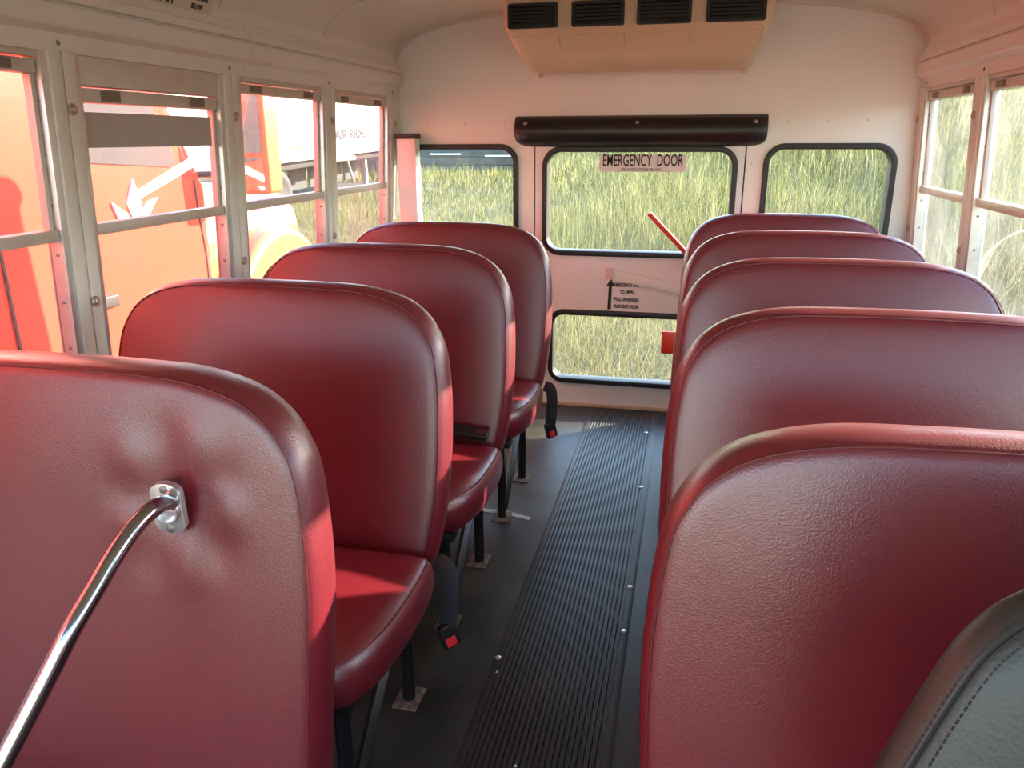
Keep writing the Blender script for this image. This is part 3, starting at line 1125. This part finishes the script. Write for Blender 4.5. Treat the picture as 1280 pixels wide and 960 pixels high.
# driver seat (only its back shows)
ds = empty('driver_seat', (0.690, 0.47, 0.0))
tag(ds, 'grey leather driver seat with double stitching in the lower right corner', 'driver seat')
DS_HALF = [(0, 0), (0.18, 0.0), (0.255, 0.01), (0.282, 0.05), (0.292, 0.16), (0.299, 0.29), (0.297, 0.38), (0.289, 0.44), (0.270, 0.495), (0.245, 0.556), (0.228, 0.584), (0.206, 0.606), (0.16, 0.632), (0.09, 0.645), (0, 0.648)]
DS_LP = outline_from_half(DS_HALF, 6)


def ds_map(a, b, t):
    L = math.radians(9)
    return (a, -0.02 + b * math.sin(L) - t * math.cos(L), 0.36 + b * math.cos(L) + t * math.sin(L))


DEDGE = [(0.060, -0.055), (0.040, -0.048), (0.018, -0.030), (0.005, -0.012), (0.0, 0.0), (0.002, 0.008), (0.006, 0.0145), (0.011, 0.0185), (0.015, 0.0165), (0.019, 0.0205)]
mb = pad_mesh(DS_LP, DEDGE, 0.5, 0.048, -0.060, 10, ds_map, (0, 0.34))
do = mb.build('backrest', DLEATH, ds, smooth=60)
n_lp = len(DS_LP)
MB().loop_tube([ds_map(a, b, 0.0170) for a, b in offset_loop(DS_LP, 0.015)], 0.0012).build('seam', THREAD, do)
stm = MB()
for dd, tt in ((0.0090, 0.0172), (0.0210, 0.0216)):
    lp = offset_loop(DS_LP, dd)
    acc = 0.0
    for i in range(n_lp):
        a, b = Vector(lp[i]), Vector(lp[(i + 1) % n_lp])
        L = (b - a).length
        k = max(1, int(round(L / 0.006)))
        for j in range(k):
            p, q = a.lerp(b, (j + 0.18) / k), a.lerp(b, (j + 0.82) / k)
            stm.tube([ds_map(p.x, p.y, tt), ds_map(q.x, q.y, tt)], 0.0009, 4)
stm.build('stitching', THREAD, do)
mb = pad_mesh(outline_from_half([(0, 0), (0.18, 0), (0.25, 0.012), (0.27, 0.06), (0.275, 0.25), (0.265, 0.40), (0.22, 0.45), (0.1, 0.465), (0, 0.466)], 5),
              [(0.03, -0.06), (0.008, -0.045), (0, -0.01), (0.006, 0.03), (0.02, 0.048)], 0.5, 0.06, -0.065, 8,
              lambda a, b, t: (a, -0.07 - b, 0.40 + t + 0.05 * b), (0, 0.23))
mb.build('cushion', DLEATH, ds, smooth=60)
MB().lathe([(0.17, 0.0), (0.17, 0.02), (0.08, 0.03), (0.07, 0.33)], 20, (0, -0.28, 0.0005)).build('pedestal', BLACKP, ds)

# scrap on the floor
ps = MB()
ps.add([(-0.45, 2.40, 0.003), (-0.33, 2.398, 0.002), (-0.24, 2.375, 0.002), (-0.235, 2.395, 0.002), (-0.33, 2.42, 0.006), (-0.45, 2.425, 0.002),
        (-0.45, 2.40, 0.001), (-0.33, 2.398, 0.0006), (-0.24, 2.375, 0.0006), (-0.235, 2.395, 0.0006), (-0.33, 2.42, 0.004), (-0.45, 2.425, 0.0006)],
       [(0, 1, 4, 5), (1, 2, 3, 4), (6, 11, 10, 7), (7, 10, 9, 8), (0, 6, 7, 1), (1, 7, 8, 2), (2, 8, 9, 3), (3, 9, 10, 4), (4, 10, 11, 5), (5, 11, 6, 0)])
pso = ps.build('paper_scrap', PAPER, smooth=0)
tag(pso, 'torn white strip on the floor at a front leg of the rearmost left seat', 'paper scrap')
for (x, y, lab) in ((-0.155, 1.565, 'tiny white crumb on the left edge of the aisle mat'), (-0.045, 1.28, 'tiny white crumb on the ribs near the bottom of the picture')):
    o = MB().add([(-0.004, -0.005, 0), (0.005, -0.003, 0), (0.001, 0.006, 0), (0.0, 0.0, 0.004)], [(0, 2, 1), (0, 1, 3), (1, 2, 3), (2, 0, 3)]).build('crumb', PAPER, smooth=0)
    o.location = (x, y, 0.0059)
    tag(o, lab, 'crumb')

# ------------------------------------------------------------------ outside: ground, field, vehicles


def sm(a, b, x):
    t = np.clip((x - a) / (b - a), 0, 1)
    return t * t * (3 - 2 * t)


def gh(x, y):
    x = np.asarray(x, float)
    y = np.asarray(y, float)
    k = 0.010 + 0.075 * sm(-7, 7, x)
    h = -0.75 + k * np.maximum(0, y - 6.0) + 0.085 * np.maximum(0, x - 3.5)
    h = h + 0.30 * sm(-5.5, -9, x) * sm(8, 14, y)
    h = h + 0.06 * np.sin(x * 0.7 + 1.0) * np.sin(y * 0.5) * sm(5.5, 9, np.hypot(x, y))
    return h


nx, ny = 90, 90
gx = np.concatenate([np.linspace(-60, -12, 22), np.linspace(-11, 16, 46), np.linspace(18, 90, 22)])
gy = np.concatenate([np.linspace(-50, -3, 16), np.linspace(-2, 26, 48), np.linspace(28, 110, 26)])
GX, GY = np.meshgrid(gx, gy, indexing='ij')
GZ = gh(GX, GY)
gv = np.stack([GX, GY, GZ], -1).reshape(-1, 3)
gf = [(i * 90 + j, (i + 1) * 90 + j, (i + 1) * 90 + j + 1, i * 90 + j + 1) for i in range(89) for j in range(89)]
gme = bpy.data.meshes.new('ground')
gme.from_pydata(gv.tolist(), [], gf)
gme.materials.append(GROUND)
gme.shade_smooth()
gob = link(bpy.data.objects.new('ground', gme))
tag(gob, 'dry grassy field rising behind the bus', 'ground', kind='structure')


def make_grass(name, N, r0, r1, a0, a1, label, lean=0.6):
    th = np.radians(RNG.uniform(a0, a1, N))
    r = r0 * (r1 / r0) ** RNG.uniform(0, 1, N)
    # clumping
    r *= 1 + 0.02 * RNG.normal(size=N)
    x = CPOS.x + r * np.sin(th)
    y = r * np.cos(th)
    keep = ~((np.abs(x) < 1.9) & (y < 4.9)) & ~((x < -1.7) & (y < 7.0)) & ~((x < -8.9) & (x > -12.2) & (y > 6) & (y < 27)) & ~((np.abs(x + 13.0) < 6.9) & (y > 33.5) & (y < 38.6))
    x, y, r = x[keep], y[keep], r[keep]
    n = len(x)
    z = gh(x, y) - 0.03
    patch = 0.5 + 0.5 * np.sin(x * 0.9 + 2 * np.sin(y * 0.45)) * np.sin(y * 0.8 + 1.3 * np.sin(x * 0.6))
    far = sm(16, 34, r)
    hmin, hmax, wid = 0.5 + 0.3 * far, 1.15 + 0.5 * far, 0.00030 + 0.00026 * far
    h = (hmin + (hmax - hmin) * RNG.uniform(0, 1, n)) * (0.55 + 0.65 * patch) * (0.8 + 0.25 * RNG.normal(size=n).clip(-1.5, 2))
    h = h * (1 - 0.62 * sm(-0.5, -4.0, x) * sm(9, 14, y))
    h = np.clip(h * (0.38 + 0.62 * sm(6.0, 13.0, r)), 0.12, None)
    wd = wid * r * RNG.uniform(0.6, 1.4, n)
    az = RNG.uniform(0, 2 * np.pi, n)
    near = 1 - sm(6.0, 12.0, r)
    ln = h * np.abs(RNG.normal(size=n)) * lean * (1 + 1.0 * near)
    dx, dy = np.cos(az) * ln, np.sin(az) * ln
    fa = RNG.uniform(0, 2 * np.pi, n)
    wx, wy = np.cos(fa) * wd, np.sin(fa) * wd
    V = np.zeros((n, 5, 3))
    V[:, 0] = np.stack([x - wx, y - wy, z], 1)
    V[:, 1] = np.stack([x + wx, y + wy, z], 1)
    V[:, 2] = np.stack([x - wx * .7 + dx * .35, y - wy * .7 + dy * .35, z + h * .6], 1)
    V[:, 3] = np.stack([x + wx * .7 + dx * .35, y + wy * .7 + dy * .35, z + h * .6], 1)
    V[:, 4] = np.stack([x + dx, y + dy, z + h - 0.25 * ln], 1)
    base = np.arange(n)[:, None] * 5
    T = np.concatenate([base + np.array([[0, 1, 3]]), base + np.array([[0, 3, 2]]), base + np.array([[2, 3, 4]])], 1).reshape(-1, 3)
    me = bpy.data.meshes.new(name)
    me.vertices.add(n * 5)
    me.vertices.foreach_set('co', V.reshape(-1))
    me.loops.add(len(T) * 3)
    me.loops.foreach_set('vertex_index', T.reshape(-1).astype(np.int32))
    me.polygons.add(len(T))
    me.polygons.foreach_set('loop_start', (np.arange(len(T)) * 3).astype(np.int32))
    me.polygons.foreach_set('loop_total', np.full(len(T), 3, np.int32))
    me.update()
    me.validate()
    c1, c2, c3, c4 = (np.array(c) for c in ((0.235, 0.232, 0.082), (0.115, 0.145, 0.052), (0.38, 0.34, 0.175), (0.052, 0.064, 0.03)))
    u = RNG.uniform(0, 1, n)
    g = np.clip(patch + 0.25 * RNG.normal(size=n), 0, 1)
    col = c1[None] * g[:, None] + c2[None] * (1 - g[:, None])
    col = np.where((u > .82 - 0.42 * near)[:, None], c3[None], col)
    col = np.where((u < .16)[:, None], c4[None], col)
    ca = me.color_attributes.new('Col', 'FLOAT_COLOR', 'POINT')
    cc = np.ones((n, 5, 4))
    cc[:, :, :3] = col[:, None, :]
    ca.data.foreach_set('color', cc.reshape(-1))
    me.materials.append(GRASSM)
    o = link(bpy.data.objects.new(name, me))
    tag(o, label, 'grass', kind='stuff')
    return o


make_grass('meadow_grass', 330000, 4.9, 108, -41, 79, 'tall yellow-green weeds and dry grass covering the field behind the bus')

# pale stalk outside the right window
sp = catmull([(1.80, 4.76, -0.72), (1.80, 4.72, 0.10), (1.80, 4.66, 0.52), (1.80, 4.60, 0.65), (1.80, 4.42, 0.765), (1.80, 4.19, 0.838), (1.80, 3.9, 0.875)], 6)
sk = MB().tube(sp, [0.004] * 12 + [0.006, 0.010, 0.015, 0.019, 0.020, 0.020, 0.019, 0.017, 0.014, 0.011, 0.009, 0.008] + [0.006] * (len(sp) - 24), 6)
sko = sk.build('dry_stalk', mat('stalk', (0.62, 0.56, 0.42), 0.7))
tag(sko, 'pale dry seed stalk bending outside the right side window', 'stalk')

# ---- red truck
tr = empty('semi_truck', (-2.42, 3.95, -0.75))
tag(tr, 'red semi truck, hood coloured orange for sun glare, parked beside the bus outside the left windows', 'truck')
ZG = 0.75   # local z = world z + 0.75


def tloc(x, y, z):
    return (x + 2.45, y - 4.0, z + ZG)


def tprism(poly, x0, x1, name, material, parent=tr, bevel=0.02, seg=3, smooth=40):
    mb = MB()
    mb.prism(poly, lambda u, v, x: tloc(x, u, v), x0, x1)
    return mb.build(name, material, parent, smooth=smooth, bevel=bevel, seg=seg)


tprism([(-1.6, -0.1), (3.02, -0.1), (3.02, 2.9), (-1.4, 3.0)], -2.47, -4.85, 'sleeper', TRED, bevel=0.06)
tprism([(3.03, -0.1), (4.06, -0.1), (4.10, 1.02), (3.55, 2.05), (3.40, 2.30), (3.03, 2.5)], -2.50, -4.82, 'cab', TRED, bevel=0.05)
# door with its seam and window
dl = [(3.06, 0.05), (3.90, 0.05), (3.98, 0.25), (4.00, 0.60), (3.96, 1.10), (3.62, 1.80), (3.06, 1.86)]
dr = tprism(dl, -2.488, -2.52, 'door', TRED, bevel=0.008)
tprism([(3.14, 1.17), (3.78, 1.13), (3.84, 1.16), (3.55, 1.72), (3.14, 1.76)], -2.480, -2.500, 'door_window', TGLASS, dr, bevel=0.006)
tprism([(3.10, 0.50), (3.24, 0.50), (3.24, 0.56), (3.10, 0.56)], -2.465, -2.49, 'door_handle', TDARK, dr, bevel=0.01)
mb = MB()
sl = catmull([tloc(-2.486, 3.975, 1.06), tloc(-2.486, 3.985, 0.85), tloc(-2.486, 4.005, 0.62), tloc(-2.486, 3.99, 0.42), tloc(-2.486, 3.93, 0.20)], 6)
mb.tube(sl, 0.006, 6)
mb.build('door_gap_strip', TDARK, dr)
tprism([(3.45, 1.010), (3.50, 0.985), (4.02, 1.135), (4.02, 1.195)], -2.478, -2.492, 'stripe', TWHITE, tr, bevel=0.002)
leafs = [[(3.46, 0.86), (3.51, 0.97), (3.47, 1.085), (3.41, 0.97)], [(3.45, 0.86), (3.39, 0.93), (3.30, 0.985), (3.34, 0.89)], [(3.47, 0.86), (3.55, 0.90), (3.64, 0.985), (3.57, 0.97), (3.52, 0.94)]]
for lf in leafs:
    tprism(lf, -2.476, -2.490, 'leaf_emblem', TWHITE, tr, bevel=0.001)
tprism([(2.62, -0.05), (2.632, -0.05), (2.622, 1.5), (2.61, 1.5)], -2.462, -2.48, 'panel_seam', TDARK, tr, bevel=0)
# hood
hx = [(-2.62, 0.20), (-2.56, 0.60), (-2.60, 0.82), (-2.72, 0.94), (-2.95, 0.99), (-3.65, 1.02), (-4.35, 0.99), (-4.58, 0.94), (-4.70, 0.82), (-4.74, 0.60), (-4.68, 0.20)]
secs = [(4.02, 1.0, 0.0), (4.6, 1.0, -0.005), (5.1, 0.985, -0.03), (5.38, 0.95, -0.07), (5.52, 0.88, -0.16), (5.56, 0.80, -0.24)]
vs, fs = [], []
for (y, k, dz) in secs:
    for (x, z) in hx:
        vs.append(tloc(-3.65 + (x + 3.65) * k, y, 0.2 + (z - 0.2) * (1 + dz)))
nh = len(hx)
for i in range(len(secs) - 1):
    for j in range(nh - 1):
        fs.append((i * nh + j, i * nh + j + 1, (i + 1) * nh + j + 1, (i + 1) * nh + j))
    fs.append((i * nh + nh - 1, i * nh, (i + 1) * nh, (i + 1) * nh + nh - 1))
fs += [tuple(range(nh)), tuple((len(secs) - 1) * nh + j for j in range(nh))]
MB().add(vs, fs).build('hood', TRED_SUNLIT, tr, smooth=50, bevel=0.0)
# fenders, wheels
for xs_, nm in ((-2.40, 1), (-4.90, -1)):
    arch = []
    for k in range(19):
        a = math.radians(-8 + 196 * k / 18)
        arch.append((4.76 + 0.70 * math.cos(a), -0.12 + 0.84 * math.sin(a)))
    inn = []
    for k in range(19):
        a = math.radians(188 - 196 * k / 18)
        inn.append((4.76 + 0.575 * math.cos(a), -0.14 + 0.60 * math.sin(a)))
    tprism(arch + inn, xs_, xs_ - nm * 0.40, 'fender', TRED_SUNLIT, tr, bevel=0.07, seg=4, smooth=60)
    xw = xs_ - nm * 0.05
    wprof = [(0.30, 0.02), (0.33, 0.0), (0.47, 0.0), (0.50, 0.03), (0.50, 0.25), (0.47, 0.28), (0.33, 0.28), (0.30, 0.26)]
    mb = MB()
    mb.lathe([(r_, -nm * h_) for r_, h_ in wprof], 36, tloc(xw, 4.76, -0.25), 'x')
    wo = mb.build('tyre', TIRE, tr, smooth=40)
    mb = MB()
    mb.lathe([(0.30, -nm * 0.03), (0.26, -nm * 0.03), (0.22, -nm * 0.10), (0.10, -nm * 0.10), (0.08, -nm * 0.04), (0.02, -nm * 0.03)], 28, tloc(xw, 4.76, -0.25), 'x')
    mb.build('rim', CASTM, wo, smooth=30)
tprism([(5.46, -0.35), (5.66, -0.30), (5.68, 0.05), (5.46, 0.10)], -2.42, -4.88, 'bumper', CHROME, tr, bevel=0.03)
tprism([(-1.2, -0.45), (5.4, -0.45), (5.4, -0.15), (-1.2, -0.15)], -3.2, -4.1, 'chassis', TDARK, tr, bevel=0.01)
tprism([(0.9, -0.42), (2.9, -0.42), (2.9, 0.05), (0.9, 0.05)], -2.52, -3.15, 'fuel_tank', CASTM, tr, bevel=0.12, seg=4)
for yy in (-0.9,):
    for xs_, nm in ((-2.50, 1), (-4.80, -1)):
        mb = MB()
        mb.lathe([(r_, -nm * h_) for r_, h_ in [(0.30, 0.02), (0.33, 0.0), (0.47, 0.0), (0.50, 0.03), (0.50, 0.45), (0.47, 0.48), (0.30, 0.48)]], 32, tloc(xs_, yy, -0.25), 'x')
        mb.build('tyre', TIRE, tr, smooth=40)
# mirror
mr_ = empty('mirror', tloc(-2.22, 4.20, 1.27), tr)
mb = MB()
mb.prism(rrect(-0.105, 0.105, -0.30, 0.30, 0.035, 5), lambda u, v, y: (u, y, v), -0.055, 0.085)
mb.build('mirror_housing', TRED_SUNLIT, mr_, bevel=0.015, seg=3)
mb = MB()
mb.prism(rrect(-0.088, 0.072, -0.075, 0.280, 0.02, 4), lambda u, v, y: (u, y, v), -0.062, -0.050)
mb.build('mirror_glass', MIRROR, mr_)
mb = MB()
mb.prism(rrect(-0.088, 0.072, -0.280, -0.100, 0.02, 4), lambda u, v, y: (u, y, v), -0.062, -0.050)
mb.build('convex_glass', MIRROR, mr_)
for z in (1.08, 1.46):
    MB().tube([tloc(-2.31, 4.22, z), tloc(-2.62, 3.98 if z < 1.2 else 3.82, z)], 0.018, 8).build('mirror_arm', TDARK, tr)
# exhaust stack behind the cab
MB().tube([tloc(-2.60, -1.75, 0.2), tloc(-2.60, -1.75, 3.4)], 0.08, 14).build('exhaust_stack', CHROME, tr)

# ---- white trailer
TY = 20.0
tl = empty('cargo_trailer', (-9.3, TY, -0.42), rot=(math.radians(1.8), 0, 0))
tag(tl, 'white box trailer lettered AIR RIDE standing in the grass beyond the truck', 'trailer')
MB().box(-2.5, 0.0, -9.0, 5.8, 1.28, 4.0).build('box_body', TWHITE, tl, bevel=0.03)
MB().box(-2.3, -0.2, -8.8, 5.6, 1.02, 1.26).build('chassis', TDARK, tl, bevel=0.01)
MB().box(-0.06, 0.012, -9.0, 5.8, 1.22, 1.30).build('side_rail', mat('rail_grey', (0.5, 0.5, 0.5), 0.4, metal=0.4), tl)
Mt = Matrix(((0, 0, 1), (1, 0, 0), (0, 1, 0))).to_4x4()
Mt.translation = Vector((0.008, 1.45, 1.755))
lettering('lettering', 'AIR RIDE', 0.33, Mt, mat('lettering_grey', (0.012, 0.012, 0.015), 0.6), tl, 1.55, 0.014)
MB().box(0.002, 0.010, -1.9, -1.5, 1.52, 1.57).build('marker_lamp', mat('marker_amber', (0.6, 0.15, 0.03), 0.4), tl)
for yy in (-2.6, -3.75):
    for xs_, nm in ((-0.05, 1), (-2.45, -1)):
        mb = MB()
        mb.lathe([(r_, -nm * h_) for r_, h_ in [(0.30, 0.02), (0.33, 0.0), (0.48, 0.0), (0.52, 0.03), (0.52, 0.45), (0.48, 0.48), (0.30, 0.48)]], 32, (xs_, yy, 0.52), 'x')
        wo = mb.build('tyre', TIRE, tl, smooth=40)
        mb = MB()
        mb.lathe([(0.30, -nm * 0.03), (0.26, -nm * 0.04), (0.20, -nm * 0.12), (0.06, -nm * 0.10), (0.02, -nm * 0.08)], 24, (xs_, yy, 0.52), 'x')
        mb.build('rim', RIM, wo, smooth=30)
mb = MB()
mb.tube(catmull([(-0.1, -0.35, 0.55), (0.0, -0.25, 1.02), (0.0, 0.1, 1.13), (0.0, 0.9, 1.14), (0.0, 1.55, 1.12)], 5), 0.075, 10)
mb.build('air_pipe', mat('pipe_pink', (0.70, 0.50, 0.42), 0.5), tl)
MB().tube([(0.0, 1.10, 1.1), (0.0, 1.45, 0.45)], 0.035, 8).build('pipe_brace', STEEL, tl)
for yy in (3.2, 4.4):
    MB().box(-0.5, -0.35, yy, yy + 0.12, 0.05, 1.05).build('landing_leg', STEEL, tl, bevel=0.01)
for k in range(4):
    MB().box(-1.4, -1.36, 0.2 + k * 1.2, 1.2 + k * 1.2, 0.30, 1.0).build('under_panel', SHED, tl)

# ---- dark shed and white vehicle roof far behind the left rear window
sh = empty('storage_shed', (-13.0, 34.0, float(gh(-11.0, 34.0)) - 0.3))
tag(sh, 'long dark shed beyond the weeds, behind the left rear window', 'shed')
for k in range(6):
    MB().box(-6.0, 6.2, -0.02 + 0.012 * (k % 2), 0.14, 0.25 + k * 0.34, 0.25 + (k + 1) * 0.34 - 0.02).build('cladding_board', SHED, sh, bevel=0.01)
MB().box(-6.0, 6.2, 0.14, 4.0, 0.0, 2.30).build('shed_body', SHED, sh)
MB().add([(-6.3, -0.35, 2.28), (6.5, -0.35, 2.28), (6.5, 2.0, 3.2), (-6.3, 2.0, 3.2), (-6.3, 4.4, 2.28), (6.5, 4.4, 2.28),
          (-6.3, -0.35, 2.36), (6.5, -0.35, 2.36), (6.5, 2.0, 3.3), (-6.3, 2.0, 3.3), (-6.3, 4.4, 2.36), (6.5, 4.4, 2.36)],
         [(0, 1, 2, 3), (3, 2, 5, 4), (6, 9, 8, 7), (9, 10, 11, 8), (0, 6, 7, 1), (4, 5, 11, 10), (0, 3, 9, 6), (3, 4, 10, 9), (1, 7, 8, 2), (2, 8, 11, 5)]).build('roof', SHEDR, sh, smooth=0)
MB().box(1.9, 3.3, -0.30, -0.22, 1.02, 1.08).build('white_rail', TWHITE, sh)
MB().box(4.4, 5.6, -0.30, -0.22, 0.95, 1.01).build('white_rail', TWHITE, sh)

S.render.film_transparent = False
